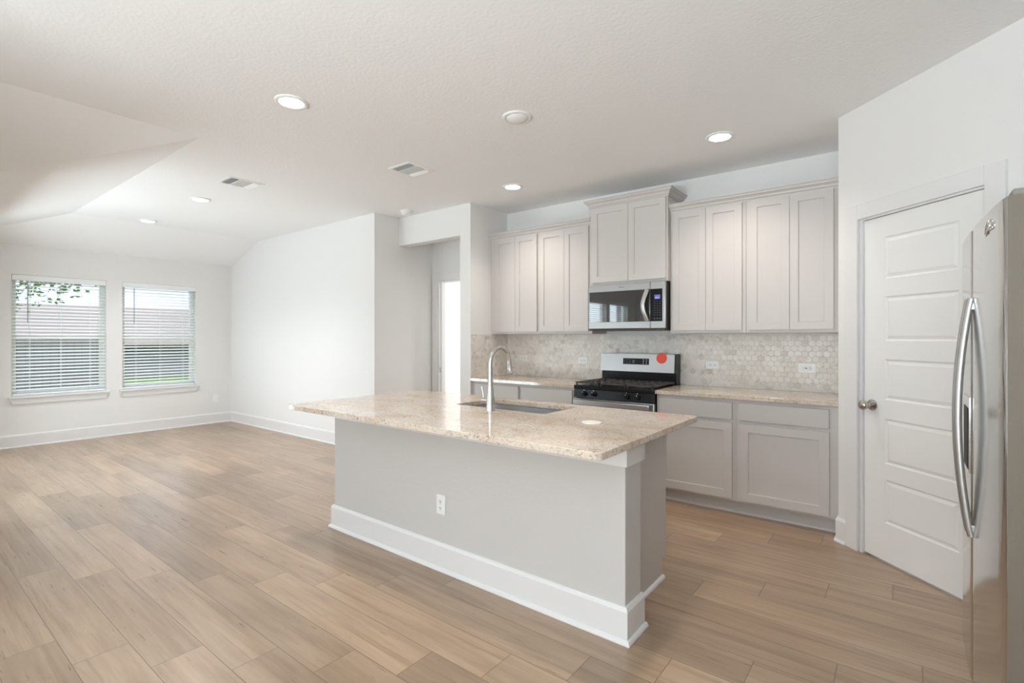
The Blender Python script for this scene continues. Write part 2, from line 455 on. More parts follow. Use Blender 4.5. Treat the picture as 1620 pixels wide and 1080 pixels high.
# angled pantry wall with the door opening, built along local x = distance from its corner
def pantry_xf(): return Matrix.Translation((PX, PY, 0)) @ Matrix.Rotation(-PA, 4, 'Z')
t = MB()
for a, b, z0, z1 in ((0, .17, 0, H+.05), (.17, .925, 2.10, H+.05), (.925, PLEN, 0, H+.05)): t.box(a, b, 0, .11, z0, z1)
bmesh.ops.remove_doubles(t.bm, verts=list(t.bm.verts), dist=1e-5)
t.xf(pantry_xf()); struct('wall_pantry', t, M_wall)
t = MB(); t.box(pe[0], XR+.12, pe[1], pe[1]+.11, 0, H+.05); struct('wall_pantry_return', t, M_wall)
wall_with_holes('wall_added_shade', 'x', -3.0, .12, YF, -.75, 0, H+.05, [])  # unseen wall added to shade the dining-side ceiling slope from the front window
wall_with_holes('wall_right', 'x', XR, .12, YF-.12, pe[1], 0, H+.05, [])
wall_with_holes('wall_front', 'y', YF, -.14, XO-.2, XR+.12, 0, H+.05, [(-2.6, .9, .55, 2.4)])
DW = [(-1.17, -.27), (-2.21, -1.31)]
wall_with_holes('wall_dining', 'x', XO, -.16, YF-.14, YO-.2, 0, 2.7, [(a, b, *WZ) for a, b in DW])
wall_with_holes('wall_patio', 'y', YO, -.2, XW-.16, XO, 0, 2.7, [(-7.70, -5.20, 0, 2.08)])
# bedroom seen through the hall doorway
M_bed = paint('bedroom_paint', (.86, .86, .85), .75, 75, .15)
wall_with_holes('wall_bedroom_back', 'y', 6.9, .1, -5.7, -2.9, 0, H+.05, [(-4.9, -3.7, .8, 2.2)], M_bed)
wall_with_holes('wall_bedroom_left', 'x', -5.6, -.1, YHALL+.12, 6.9, 0, H+.05, [], M_bed)
wall_with_holes('wall_bedroom_right', 'x', -3.0, .1, YHALL+.12, 6.9, 0, H+.05, [], M_bed)

# baseboards (one per wall), profile with an eased top edge and a shoe moulding at the floor
BASE = [(0, 0), (.026, 0), (.026, .006), (.022, .014), (.016, .018), (.016, .138), (.013, .149), (.009, .155), (0, .155)]
def baseboard(name, path, side=1):
    t = MB(); t.sweep(path, BASE, side=side); return struct(name, t, M_trim)
baseboard('baseboard_window', [(XW, YO), (XW, YL)])
baseboard('baseboard_long', [(XW, YL), (XH, YL), (XH, YHALL)])
baseboard('baseboard_hall_end', [(XH, YHALL), (-4.888, YHALL)])
baseboard('baseboard_partition', [(-3.864, YHALL), (-3.864, 4.045), (-3.711, 4.045)], side=-1)
def pt(tt, d=0): return (PX+tt*math.cos(PA)-d*math.sin(PA), PY-tt*math.sin(PA)-d*math.cos(PA))
baseboard('baseboard_pantry', [(PX, PY+.06), (PX, PY), pt(.076)])
baseboard('baseboard_pantry_end', [pt(1.007), pt(PLEN), (XR, pe[1])])
baseboard('baseboard_bedroom', [(-5.6, YHALL+.12), (-5.6, 6.9)])
baseboard('baseboard_patio', [(-7.72, YO), (XW, YO)], side=1)
baseboard('baseboard_dining', [(XO, YF), (XO, YO-.1)])
baseboard('baseboard_right', [(XR, pe[1]), (XR, YF)])

# door casings
t = MB()
for x0, x1, z0, z1 in ((.076, .168, 0, 2.187), (.915, 1.007, 0, 2.187)): t.box(x0, x1, -.019, 0, z0, z1, .003)
t.box(.168, .915, -.019, 0, 2.093, 2.187, .003)
t.box(.168, .188, 0, .115, 0, 2.093); t.box(.905, .925, 0, .115, 0, 2.093); t.box(.188, .905, 0, .115, 2.083, 2.10)   # jamb
t.box(.188, .200, .05, .085, 0, 2.083); t.box(.895, .905, .05, .085, 0, 2.083); t.box(.188, .905, .05, .085, 2.071, 2.083)  # stop
t.xf(pantry_xf()); struct('trim_1', t, M_trim)
t = MB()
y = YHALL
for x0, x1, z0, z1 in ((-4.888, -4.80, 0, 2.174), (-3.99, -3.90, 0, 2.174), (-4.80, -3.99, 2.085, 2.174)): t.box(x0, x1, y-.018, y, z0, z1, .003)
t.box(-4.80, -4.78, y, y+.12, 0, 2.085); t.box(-4.01, -3.99, y, y+.12, 0, 2.085); t.box(-4.78, -4.01, y, y+.12, 2.065, 2.085)
t.box(-4.78, -4.768, y+.04, y+.075, 0, 2.065)
struct('trim_2', t, M_trim)
t = MB(); t.box(-4.7805, -4.778, y+.008, y+.032, .90, .96, 0, 0); struct('trim_3', t, M_nickel)     # strike plate in the jamb

# pantry door: five moulded panels
d1 = thing('door_1', None, None, (PX, PY, 0), -PA, kind='structure')
t = MB()
pan = [(.334, .772, a, b) for a, b in ((.240, .500), (.595, .865), (.978, 1.221), (1.331, 1.597), (1.702, 1.955))]
panel_door(t, .191, .902, .012, 2.080, .014, .035, pan, [(.004, .0045), (.011, .0075), (.018, .0055), (.030, .0015)])
t.build('door_leaf', M_door, d1, world=False)
t = MB(); t.lathe([(.033, .013), (.034, .008), (.031, .003), (.015, 0), (.0125, -.03)], (.252, 0, .936), 'y')
t.lathe([(.012, -.025), (.015, -.032), (.026, -.040), (.0295, -.052), (.028, -.062), (.020, -.070), (.006, -.073)], (.252, 0, .936), 'y')
kn = t.build('door_knob', M_nickel, d1, world=False)
t = MB(); t.box(.1885, .1905, .016, .046, .905, .967); t.build('latch_plate', M_nickel, d1, world=False)

# ------------------------------------------------------------------ windows and blinds
def window(n, axis_x, a, b, z0, z1, into):
    """single-hung window in a wall perpendicular to X at axis_x; into = -1 when outdoors lies towards -X"""
    w = thing('window_%d' % n, None, None, (axis_x, (a+b)/2, z0), 0, kind='structure')
    xo = axis_x+into*.115
    t = MB(); e = .05; zm = (z0+z1)/2-.02
    for y0, y1, p, q in ((a, a+e, z0, z1), (b-e, b, z0, z1), (a+e, b-e, z0, z0+e), (a+e, b-e, z1-e, z1)): t.box(xo-.03, xo+.03, y0, y1, p, q, .004)
    t.build('window_frame', M_white, w)
    t = MB(); t.box(xo-.022, xo+.028, a+e, b-e, zm-.024, zm+.024, .004); t.build('meeting_rail', M_white, w)
    for p, q in ((z0+e, zm-.02), (zm+.02, z1-e)):
        t = MB(); t.box(xo-.004, xo, a+e-.005, b-e+.005, p, q); t.build('window_pane', M_glass, w)
    t = MB(); t.box(axis_x+into*.08, axis_x-into*.045, a, b, z0-.022, z0, .003) if False else None
    s0, s1 = sorted((axis_x-into*.048, axis_x-into*.001)); i0, i1 = sorted((axis_x-into*.002, axis_x+into*.085))
    t.box(s0, s1, a-.035, b+.035, z0-.024, z0, .004); t.box(i0, i1, a+.001, b-.001, z0-.002, z0+.003)
    t.build('window_sill', M_trim, w)
    # apron with splayed ends
    t = MB(); g = .014; x_in, x_out = axis_x-into*.0005, axis_x-into*.022
    zt, zb = z0-.024, z0-.094
    t.poly([[(x_in, a-.022, zt), (x_in, b+.022, zt), (x_in, b-.002, zb), (x_in, a+.002, zb)], [(x_out, a-.022, zt), (x_out, b+.022, zt), (x_out, b-.008, zb), (x_out, a+.008, zb)]])
    t.build('window_apron', M_trim, w)
    return w
for i, (a, b) in enumerate(WIN): window(i+1, XW, a, b, *WZ, -1)
for i, (a, b) in enumerate(DW): window(i+3, XO, a, b, *WZ, -1)

def blind(axis_x, a, b, z0, z1, into, label, tilt, wand):
    r = thing('window_blind', label, 'blind', (axis_x, (a+b)/2, z0), 0, 'horizontal slat blinds in the windows')
    xc = axis_x+into*.032; g = .006
    t = MB(); t.box(axis_x+into*.060, axis_x-into*.004, a+g*.3, b-g*.3, z1-.072, z1-.002, .006); t.build('headrail_valance', M_blind, r)
    t = MB(); pitch = .0432; n = int((z1-.075-z0-.045)/pitch)
    for i in range(n+1):
        z = z1-.092-i*pitch
        if z < z0+.04: break
        w2 = .0245; dx, dz = w2*math.cos(tilt), w2*math.sin(tilt); th = .0028
        cs = []
        for k in range(5):
            q = -1+k/2; camber = .0022*(1-q*q)
            cs.append((xc-into*dx*q, z-dz*q+camber))
        ring = lambda y: [(x, y, zz+th/2) for x, zz in cs]+[(x, y, zz-th/2) for x, zz in cs[::-1]]
        t.poly([ring(a+g), ring(b-g)], 0, True)
    t.build('slats', M_blind, r); 
    t = MB(); t.box(xc-.025, xc+.025, a+g, b-g, z0+.006, z0+.026, .004); t.build('bottom_rail', M_blind, r)
    t = MB()
    for fr in (.18, .5, .82):
        yy = a+(b-a)*fr
        for sx in (-1, 1): t.tube([(xc+sx*.0265, yy, z0+.02), (xc+sx*.0265, yy, z1-.07)], .0016, 6)
    t.build('ladder_cord', M_blind, r)
    t = MB(); yy, zl = wand; t.tube([(axis_x-into*.012, yy, z1-.08), (axis_x-into*.014, yy, zl)], .005, 8)
    t.build('tilt_wand', mat('clear_wand', (.30, .31, .32), .25), r, label='thin grey tilt wand')
    return r
blind(XW, *WIN[0], *WZ, -1, 'white slat blind in the window farther from the room corner, with house and grass behind', math.radians(17), (1.273, 1.537))
blind(XW, *WIN[1], *WZ, -1, 'white slat blind in the window nearer the room corner and the wall plate', math.radians(17), (2.373, 1.554))
blind(XO, *DW[0], *WZ, -1, 'white slat blind seen reflected at the microwave door edge', math.radians(18), (-1.0, 1.5))
blind(XO, *DW[1], *WZ, -1, 'white slat blind seen reflected near the middle of the microwave door', math.radians(18), (-2.05, 1.5))

# glazed patio door and front window, out of view, added to let daylight in
d2 = thing('added_patio_door', None, None, (-6.45, YO, 0), 0, kind='structure')
for x0, x1, y in ((-7.70, -6.42, YO-.13), (-6.48, -5.20, YO-.09)):
    t = MB()
    for a, b, z0, z1 in ((x0, x0+.07, .01, 2.07), (x1-.07, x1, .01, 2.07), (x0+.07, x1-.07, .01, .10), (x0+.07, x1-.07, 1.99, 2.07)): t.box(a, b, y, y+.035, z0, z1, .003)
    lf = t.build('door_leaf', M_white, d2)
    t = MB(); t.box(x0+.065, x1-.065, y+.014, y+.020, .095, 1.995); t.build('door_pane', M_glass, lf)
w5 = thing('window_5', None, None, (-.85, YF, .55), 0, kind='structure')
t = MB()
for x0, x1, z0, z1 in ((-2.6, -2.54, .55, 2.4), (.84, .9, .55, 2.4), (-2.54, .84, .55, .61), (-2.54, .84, 2.34, 2.4), (-1.47, -1.39, .61, 2.34), (-.31, -.23, .61, 2.34)): t.box(x0, x1, YF-.12, YF-.06, z0, z1, .003)
t.build('window_frame', M_white, w5)
for x0, x1 in ((-2.55, -1.46), (-1.40, -.30), (-.24, .85)):
    t = MB(); t.box(x0, x1, YF-.092, YF-.088, .60, 2.35); t.build('window_pane', M_glass, w5)

# ------------------------------------------------------------------ outdoors beyond the blinds
t = MB(); t.box(-60, -9.05, -30, 40, -.35, -.25); o = t.build('lawn', M_grass); o['kind'] = 'structure'
t = MB(); t.box(-17.06, -17.0, -8, 3.9, -.25, 1.30)
for yy in range(-8, 4, 2): t.box(-17.0, -16.9, yy, yy+.1, -.25, 1.35)
tag(t.build('wooden_fence', M_fence), 'grey board fence across the grass seen through the blinds', 'fence')
hs = thing('house', 'pale lavender house with a pinkish roof seen through the blinds', 'house', (-26, 3, -1.2))
t = MB(); t.box(-32, -24, -9, 16, -1.2, 1.15); t.build('house_wall', M_siding, hs)
t = MB(); t.poly([[(-23.4, -9.6, 1.05), (-28, -9.6, 2.75), (-32.6, -9.6, 1.05)], [(-23.4, 16.6, 1.05), (-28, 16.6, 2.75), (-32.6, 16.6, 1.05)]]); t.build('roof', M_roof, hs)
tr = thing('tree', 'leafy green tree behind the blind of the window farther from the corner', 'tree', (-20, 2.2, -.25))
t = MB(); t.tube([(-20, 2.2, -.25), (-20, 2.25, 1.5), (-20.1, 2.1, 3.2)], [.16, .12, .07], 10); t.build('trunk', M_bark, tr)
t = MB(); rr = random.Random(3)
for i in range(2600):
    a, b_, q = rr.uniform(0, 2*PI), rr.uniform(-1, 1), rr.random()**.4
    R_ = 2.0*q; c = Vector((-20+R_*math.cos(a)*math.sqrt(1-b_*b_), 2.3+R_*1.3*math.sin(a)*math.sqrt(1-b_*b_), 3.9+R_*.95*b_))
    u = Vector((rr.uniform(-1, 1), rr.uniform(-1, 1), rr.uniform(-1, 1))).normalized(); v = u.orthogonal().normalized(); s_ = rr.uniform(.06, .12)
    t.quad([c-u*s_, c+v*s_*.5, c+u*s_, c-v*s_*.5])
t.build('crown', M_leaf, tr)

# ------------------------------------------------------------------ ceiling fittings
def can_light(x, y, label, on=True, r=.098, power=1.0, col=(1, .925, .83)):
    o = thing('recessed_light' if on else 'ceiling_disc', label, 'ceiling light', (x, y, H), 0, 'recessed ceiling lights' if on else None)
    t = MB(); t.lathe([(r, 0), (r, -.005), (r-.006, -.010), (r-.018, -.012), (r-.026, -.008), (r-.026, 0)], (x, y, H), seg=40, caps=False)
    t.build('trim_ring', M_white, o)
    t = MB(); q = r-.026
    if on: t.lathe([(q, -.004), (q*.8, -.008), (q*.4, -.011), (.003, -.012)], (x, y, H), seg=40)
    else: t.lathe([(q, -.003), (q*.97, -.012), (q*.8, -.020), (q*.5, -.026), (.003, -.028)], (x, y, H), seg=40)
    t.build('lens', M_lens if on else M_white, o)
    if on:                                                   # the fitting's own downward beam
        l = bpy.data.lights.new('beam', 'SPOT'); l.energy = LAMP*power; l.spot_size = math.radians(125); l.spot_blend = .9
        l.shadow_soft_size = q; l.color = col
        b = bpy.data.objects.new('beam', l); C.objects.link(b); b.parent = o; b.location = (0, 0, -.016)
    return o
can_light(-2.998, 1.634, 'lit recessed ceiling light nearest the camera, high above the island end')
can_light(-1.059, 3.826, 'lit recessed ceiling light in front of the upper cabinets by the pantry')
can_light(-2.993, 3.863, 'lit recessed ceiling light above the range side of the hall partition')
can_light(-5.868, 2.196, 'lit recessed ceiling light over the living area just beyond the ceiling vent', power=2.5, col=(.95, .975, 1))
can_light(-7.465, 2.198, 'lit recessed ceiling light farthest off, over the floor by the blinds', power=1.5, col=(.95, .975, 1))
can_light(-1.06, 1.634, 'lit recessed ceiling light above the pantry end of the island')
can_light(-2.026, 2.663, 'unlit round white disc fixture in the ceiling above the island sink', on=False)

def vent(x0, x1, y0, y1, label):
    o = thing('ceiling_vent', label, 'vent', ((x0+x1)/2, (y0+y1)/2, H), 0, 'ceiling air vents')
    t = MB(); e = .028
    t.box(x0, x1, y0, y0+e, H-.007, H, .003); t.box(x0, x1, y1-e, y1, H-.007, H, .003)
    t.box(x0, x0+e, y0+e, y1-e, H-.007, H, .003); t.box(x1-e, x1, y0+e, y1-e, H-.007, H, .003)
    ya, yb = y0+(y1-y0)*.34, y0+(y1-y0)*.70
    for yy in (ya, yb): t.box(x0+e, x1-e, yy-.006, yy+.006, H-.007, H)
    t.build('vent_frame', M_white, o)
    t = MB(); t.box(x0+e, x1-e, y0+e, y1-e, H-.0015, H-.0005); t.build('duct_opening', mat('duct_grey', (.30, .30, .30), .8), o)
    t = MB(); yy = y0+e+.006                               # first bank throws air one way
    def lou(y, tilt): 
        c, s_ = .0075*math.cos(tilt), .0075*math.sin(tilt)
        t.poly([[(x0+e, y-c, H-.0085+s_), (x0+e, y+c, H-.0085-s_), (x0+e, y+c, H-.0075-s_), (x0+e, y-c, H-.0075+s_)], [(x1-e, y-c, H-.0085+s_), (x1-e, y+c, H-.0085-s_), (x1-e, y+c, H-.0075-s_), (x1-e, y-c, H-.0075+s_)]])
    while yy < ya-.008: lou(yy, -.75); yy += .012
    xx = x0+e+.006
    while xx < x1-e-.004:
        t.box(xx-.0008, xx+.0008, ya+.006, yb-.006, H-.012, H-.002); xx += .012
    yy = yb+.012
    while yy < y1-e-.004: lou(yy, .75); yy += .012
    t.build('louvres', M_white, o)
vent(-3.52, -3.245, 2.785, 3.085, 'white three-way air vent in the ceiling beyond the island sink')
vent(-5.08, -4.81, 2.04, 2.36, 'white three-way air vent in the ceiling over the living area')
o = thing('smoke_detector', 'round white smoke detector on the ceiling by the hall header', 'smoke detector', (-4.54, 3.87, H))
t = MB(); t.lathe([(.078, 0), (.078, -.008), (.066, -.012), (.064, -.014)], (-4.54, 3.87, H), seg=36); t.build('mounting_base', M_white, o)
t = MB(); t.lathe([(.064, -.013), (.067, -.018), (.064, -.034), (.050, -.046), (.025, -.050), (.003, -.051)], (-4.54, 3.87, H), seg=36)
b2 = t.build('sensor_body', M_white, o)
t = MB(); t.lathe([(.0665, -.0215), (.0675, -.0215), (.0675, -.0265), (.0665, -.0265)], (-4.54, 3.87, H), seg=36, caps=False); t.build('vent_slot', M_socket, b2)

# ------------------------------------------------------------------ outlets
def outlet(label, loc, rotz, horizontal=False, gfci=False, blank=False, group=None):
    """plate facing local -Y"""
    o = thing('electrical_outlet', label, 'outlet', loc, rotz, group)
    w, h = (.114, .071) if horizontal else (.071, .114)
    if gfci: w, h = .128, .080
    t = MB(); t.box(-w/2, w/2, -.006, 0, -h/2, h/2, .003); t.build('wall_plate', M_white, o, world=False)
    def slots(t, cx, cz, rot):
        for dx in (-.0065, .0065):
            if rot: t.box(cx-.0045, cx+.0045, -.0096, -.0088, cz+dx-.0013, cz+dx+.0013, 0, 1)
            else: t.box(cx+dx-.0013, cx+dx+.0013, -.0096, -.0088, cz-.0025, cz+.0065, 0, 1)
        t.lathe([(.0028, -.0096), (.0028, -.0088)], (cx+(.009 if rot else 0), 0, cz-(0 if rot else .0085)), 'y', 10, 1)
    if blank:
        t = MB(); t.box(-.0165, .0165, -.009, -.005, -.033, .033, .002); t.build('rocker', M_white, o, world=False)
    elif gfci:
        t = MB(); t.box(-.034, .034, -.009, -.005, -.0175, .0175, .002); 
        slots(t, -.021, 0, True); slots(t, .019, 0, True)
        r = t.build('receptacle', [M_white, M_dark], o, world=False)
        for dx, m in ((-.004, M_dark), (.005, M_socket)):
            t = MB(); t.box(dx-.003, dx+.003, -.0108, -.0085, -.007, .007, .0008); t.build('test_button', m, r, world=False)
    else:
        for s_ in (-1, 1):
            t = MB(); c = s_*.0195; cx, cz = (c, 0) if horizontal else (0, c)
            prof = rrect(-.017, .017, -.0145, .0145, .008) if not horizontal else rrect(-.0145, .0145, -.017, .017, .008)
            t.poly([[(cx+x, -.005, cz+z) for x, z in prof], [(cx+x, -.0088, cz+z) for x, z in prof]])
            slots(t, cx, cz, horizontal); t.build('receptacle', [M_white, M_dark], o, world=False)
    for q in ((0,) if not (gfci or blank) else (-1, 1)):
        t = MB(); off = q*(.048 if gfci else .0465)
        t.lathe([(.003, -.0055), (.003, -.0072), (.001, -.0076)], ((off, 0, 0) if horizontal or gfci else (0, 0, off)), 'y', 10)
        t.build('plate_screw', M_socket, o, world=False)
    return o
GR = 'outlets along the tiled backsplash'
ZT = 1.109; YT = YB-.0085
outlet('white duplex outlet in the tiles nearest the hall partition, in the cabinet shade', (-3.465, YT, 1.114), 0, True, group=GR)
outlet('white duplex outlet in the tiles just beside the range on the faucet side', (-2.686, YT, ZT), 0, True, group=GR)
outlet('white duplex outlet in the tiles between the range and the test-button outlet', (-1.36, YT, 1.105), 0, True, group=GR)
outlet('white outlet with test buttons in the tiles nearest the pantry', (-.623, YT, 1.103), 0, True, gfci=True, group=GR)
outlet('white upright duplex outlet on the front of the kitchen island', (-2.139, 2.081, .376), 0)
outlet('white rocker wall plate low beside the blinds near the room corner', (XW, 3.445, .386), PI/2, blank=True)

# ------------------------------------------------------------------ tiled backsplash
def hex_field(u0, u1, z0, z1, f=.0500, gap=.0022, th=.0062):
    """pointy-top hexagons in the plane (u, z), facing -w; returned as a bmesh with u->x, w->y, z->z"""
    bm = bmesh.new(); lay = bm.faces.layers.float.new('tile_tone'); R = f/math.sqrt(3); rows = int((z1-z0)/(R*1.5))+3; cols = int((u1-u0)/f)+3
    for r in range(rows):
        for c in range(cols):
            cx, cz = u0+c*f+(f/2 if r % 2 else 0), z0+r*R*1.5
            tone = random.random(); Ro, Ri = R-gap/2, R-gap/2-.0022
            lo = [(cx+Ro*math.sin(PI/3*k), 0, cz+Ro*math.cos(PI/3*k)) for k in range(6)]
            mid = [(x, -th+.0012, z) for x, _, z in lo]
            hi = [(cx+Ri*math.sin(PI/3*k), -th, cz+Ri*math.cos(PI/3*k)) for k in range(6)]
            V = [[bm.verts.new(p) for p in q] for q in (lo, mid, hi)]
            fs = [bm.faces.new(V[2])]
            for A, B in ((V[0], V[1]), (V[1], V[2])):
                for k in range(6): fs.append(bm.faces.new((A[k], A[(k+1) % 6], B[(k+1) % 6], B[k])))
            for q in fs: q[lay] = tone
    for co, no in (((u0, 0, 0), (-1, 0, 0)), ((u1, 0, 0), (1, 0, 0)), ((0, 0, z0), (0, 0, -1)), ((0, 0, z1), (0, 0, 1))):
        bmesh.ops.bisect_plane(bm, geom=bm.verts[:]+bm.edges[:]+bm.faces[:], plane_co=co, plane_no=no, clear_outer=True)
    bmesh.ops.recalc_face_normals(bm, faces=bm.faces[:])
    return bm
bs = thing('tile_backsplash', 'mottled beige hexagon tile backsplash between countertop and upper cabinets', 'backsplash', (-2.03, YB, .915))
for nm, L, mtx in (('tile_field', 3.711-.349, Matrix.Translation((-3.711, YB-.002, 0))), ('tile_field', YB-4.047, Matrix.Translation((-3.709, 4.047, 0)) @ Matrix.Rotation(PI/2, 4, 'Z'))):
    t = MB(); t.bm.free(); t.bm = hex_field(0, L-.002, .9145, 1.384)
    t.box(0, L-.002, -.0051, .0018, .9145, 1.384, 0, 1)
    t.xf(mtx); t.build(nm, [M_hex, M_grout], bs)

# ------------------------------------------------------------------ cabinets along the back wall
def upper_cabinet(x0, x1, z0, z1, yf, doors, zd0, zd1, label, group=None):
    o = thing('upper_cabinet', label, 'cabinet', ((x0+x1)/2, YB, z0), 0, group)
    t = MB(); t.box(x0, x1, yf, YB-.001, z0, z1, .0015); t.build('cabinet_body', M_cab, o)
    for a, b in doors:
        t = MB(); fw = .057; panel_door(t, a, b, zd0, zd1, yf-.0205, .0195, [(a+fw, b-fw, zd0+fw, zd1-fw)], SHAKER)
        t.build('door', M_cab, o)
    return o
UZ = (1.388, 2.455); DZ = (1.413, 2.444)
G_UP = 'shaker upper cabinets'
upper_cabinet(-3.709, -3.046, *UZ, 4.385, [(-3.638, -3.3515), (-3.3485, -3.061)], *DZ, 'off-white two-door upper cabinet touching the hall partition wall', G_UP)
upper_cabinet(-3.045, -2.412, *UZ, 4.385, [(-3.031, -2.7265), (-2.7235, -2.446)], *DZ, 'off-white two-door upper cabinet between the partition-side cabinet and the microwave', G_UP)
mc = upper_cabinet(-2.404, -1.636, 1.849, 2.605, 4.33, [(-2.376, -2.0045), (-2.0015, -1.650)], 1.872, 2.585, 'taller-set off-white two-door cabinet directly above the microwave', G_UP)
upper_cabinet(-1.634, -1.012, *UZ, 4.385, [(-1.611, -1.3265), (-1.3235, -1.039)], *DZ, 'off-white two-door upper cabinet next to the microwave on the pantry side', G_UP)
upper_cabinet(-1.011, -.350, *UZ, 4.385, [(-.984, -.6985), (-.6955, -.411)], *DZ, 'off-white two-door upper cabinet in the corner against the pantry wall', G_UP)
CROWN = [(.0005, -.006), (.006, -.006), (.008, .006), (.016, .012), (.020, .026), (.034, .038), (.040, .040), (.042, .052), (.050, .056), (.050, .064), (.0005, .064)]
def crown(path, z, label, parent=None, sc=1.0):
    t = MB(); t.sweep(path, [(a*sc, b*sc) for a, b in CROWN], z=z)
    xs = [p[0] for p in path]; ys = [p[1] for p in path]
    t.box(min(xs), max(xs), min(ys), YB-.002, 2.4555 if not parent else z+.0055, z+.058*sc)
    if parent: return t.build('crown_moulding', M_cab, parent)
    tag(t.build('crown_moulding', M_cab), label, 'moulding')
crown([(-3.709, 4.385), (-2.4145, 4.385)][:2], 2.452, 'off-white crown moulding over the two cabinets beside the hall partition')
crown([(-1.6335, 4.385), (-.350, 4.385)], 2.452, 'off-white crown moulding over the two cabinets beside the pantry')
crown([(-2.404, YB-.002), (-2.404, 4.33), (-1.636, 4.33), (-1.636, YB-.002)], 2.600, None, mc, 1.0)

def base_cabinet(x0, x1, drawer, door, label):
    o = thing('base_cabinet', label, 'cabinet', ((x0+x1)/2, YB, 0), 0, 'base cabinets under the back counters')
    t = MB(); t.box(x0, x1, 4.081, YB-.001, .105, .882); t.box(x0, x1, 4.155, YB-.001, 0, .106); t.build('cabinet_body', M_cab, o)
    t = MB(); t.sweep([(x0, 4.155), (x1, 4.155)], [(0, 0), (.016, 0), (.015, .008), (.010, .015), (0, .018)], side=1); t.build('shoe_moulding', M_cab, o)
    a, b = drawer
    t = MB(); t.box(a, b, 4.0605, 4.0805, .7265, .856, .0018); t.build('drawer', M_cab, o)
    for a, b in door:
        t = MB(); fw = .060; panel_door(t, a, b, .124, .701, 4.0605, .0198, [(a+fw, b-fw, .124+fw, .701-fw)], SHAKER); t.build('door', M_cab, o)
    return o
base_cabinet(-3.709, -3.060, (-3.655, -3.075), [(-3.655, -3.367), (-3.363, -3.075)], 'greige base cabinet beside the hall partition, below the counter behind the faucet')
base_cabinet(-3.059, -2.412, (-3.045, -2.447), [(-3.045, -2.748), (-2.744, -2.447)], 'greige base cabinet between the partition-side one and the range')
base_cabinet(-1.634, -1.012, (-1.612, -1.038), [(-1.612, -1.038)], 'greige base cabinet with drawer and door next to the range, partly behind the island')
base_cabinet(-1.011, -.352, (-.989, -.409), [(-.983, -.408)], 'greige base cabinet with drawer and wide door beside the pantry corner')
t = MB(); t.plate([(-3.7085, 4.041), (-2.4095, 4.041), (-2.4095, YB-.010), (-3.7085, YB-.010)], [], .884, .914)
tag(t.build('back_countertop', M_granite), 'speckled beige granite counter between the hall partition and the range', 'countertop')
t = MB(); t.plate([(-1.6365, 4.041), (-.350, 4.041), (-.350, YB-.010), (-1.6365, YB-.010)], [], .884, .914)
tag(t.build('back_countertop', M_granite), 'speckled beige granite counter between the range and the pantry wall', 'countertop')

# ------------------------------------------------------------------ gas range
rg = thing('gas_range', 'stainless and black gas range with a red sticker between the back counters', 'range', (-2.023, 4.35, 0))
RX0, RX1 = -2.404, -1.642
t = MB(); t.box(RX0, RX1, 4.075, 4.665, .03, .80, .004); t.box(RX0+.03, RX1-.03, 4.11, 4.64, 0, .04); t.build('range_body', M_black, rg)
t = MB(); t.box(RX0, RX1, 4.020, 4.60, .882, .918, .006); t.box(RX0, RX1, 4.06, 4.66, .80, .884, .003); t.build('cooktop', M_black, rg)
# glossy black control strip that leans back a little
t = MB(); t.poly([[(x, 4.022, .804), (x, 4.032, .880), (x, 4.075, .880), (x, 4.075, .804)] for x in (RX0, RX1)]); t.build('control_strip', M_black, rg)
for kx in (-2.292, -2.196, -1.876, -1.776):
    t = MB(); t.lathe([(.024, 0), (.024, -.006), (.021, -.009), (.018, -.030), (.013, -.034), (.003, -.034)], (kx, 4.027, .846), 'y', 24)
    t.box(kx-.0045, kx+.0045, 4.027-.040, 4.027-.030, .830, .864, .002)
    kb = t.build('burner_knob', M_black, rg)
    t = MB(); t.box(kx-.0015, kx+.0015, 4.027-.0412, 4.027-.0395, .856, .866); t.build('pointer_mark', M_white, kb)
    t = MB(); t.lathe([(.004, -.0005), (.004, -.0016)], (kx-.010, 4.031, .874), 'y', 10); t.build('flame_symbol', M_white, kb)
# oven door with its broad steel handle
od = MB().box(RX0, RX1, 4.034, 4.074, .205, .797, .005).build('oven_door', M_steel, rg)
MB().box(RX0+.12, RX1-.12, 4.0325, 4.036, .33, .60, .003).build('oven_window', M_mwglass, od)
t = MB(); t.box(RX0+.012, RX1-.022, 3.978, 3.998, .742, .790, .007)
t.box(RX0+.03, RX0+.06, 3.990, 4.040, .755, .780, .004); t.box(RX1-.075, RX1-.045, 3.990, 4.040, .755, .780, .004); t.build('oven_handle', M_steel, od)
MB().box(RX0, RX1, 4.040, 4.074, .035, .198, .005).build('storage_drawer', M_steel, rg)
# burners and continuous cast iron grates
for bx, by, br in ((-2.25, 4.17, .05), (-2.25, 4.43, .04), (-2.023, 4.30, .045), (-1.80, 4.17, .05), (-1.80, 4.43, .04)):
    t = MB(); t.lathe([(br+.012, .917), (br+.010, .924), (br-.004, .926), (br-.006, .931), (br-.012, .934), (.003, .935)], (bx, by, 0), seg=24); t.build('burner', M_iron, rg)
def grate(x0, x1, y0, y1):
    t = MB(); b = .0075; z0, z1 = .932, .946
    for x in (x0, x1-2*b): t.box(x, x+2*b, y0, y1, z0, z1, .003)
    for y in (y0, y1-2*b, (y0+y1)/2-b): t.box(x0, x1, y, y+2*b, z0, z1, .003)
    for k in (1, 2, 3): 
        x = x0+(x1-x0)*k/4; t.box(x-b*.8, x+b*.8, y0, y1, z0, z1, .003)
    for y in (y0+(y1-y0)*.25, y0+(y1-y0)*.75): t.box(x0, x1, y-b*.8, y+b*.8, z0, z1, .003)
    for x in (x0+.004, x1-.018):
        for y in (y0+.004, y1-.018): t.box(x, x+.014, y, y+.014, .916, z0+.004, .002)
    t.build('grate', M_iron, rg)
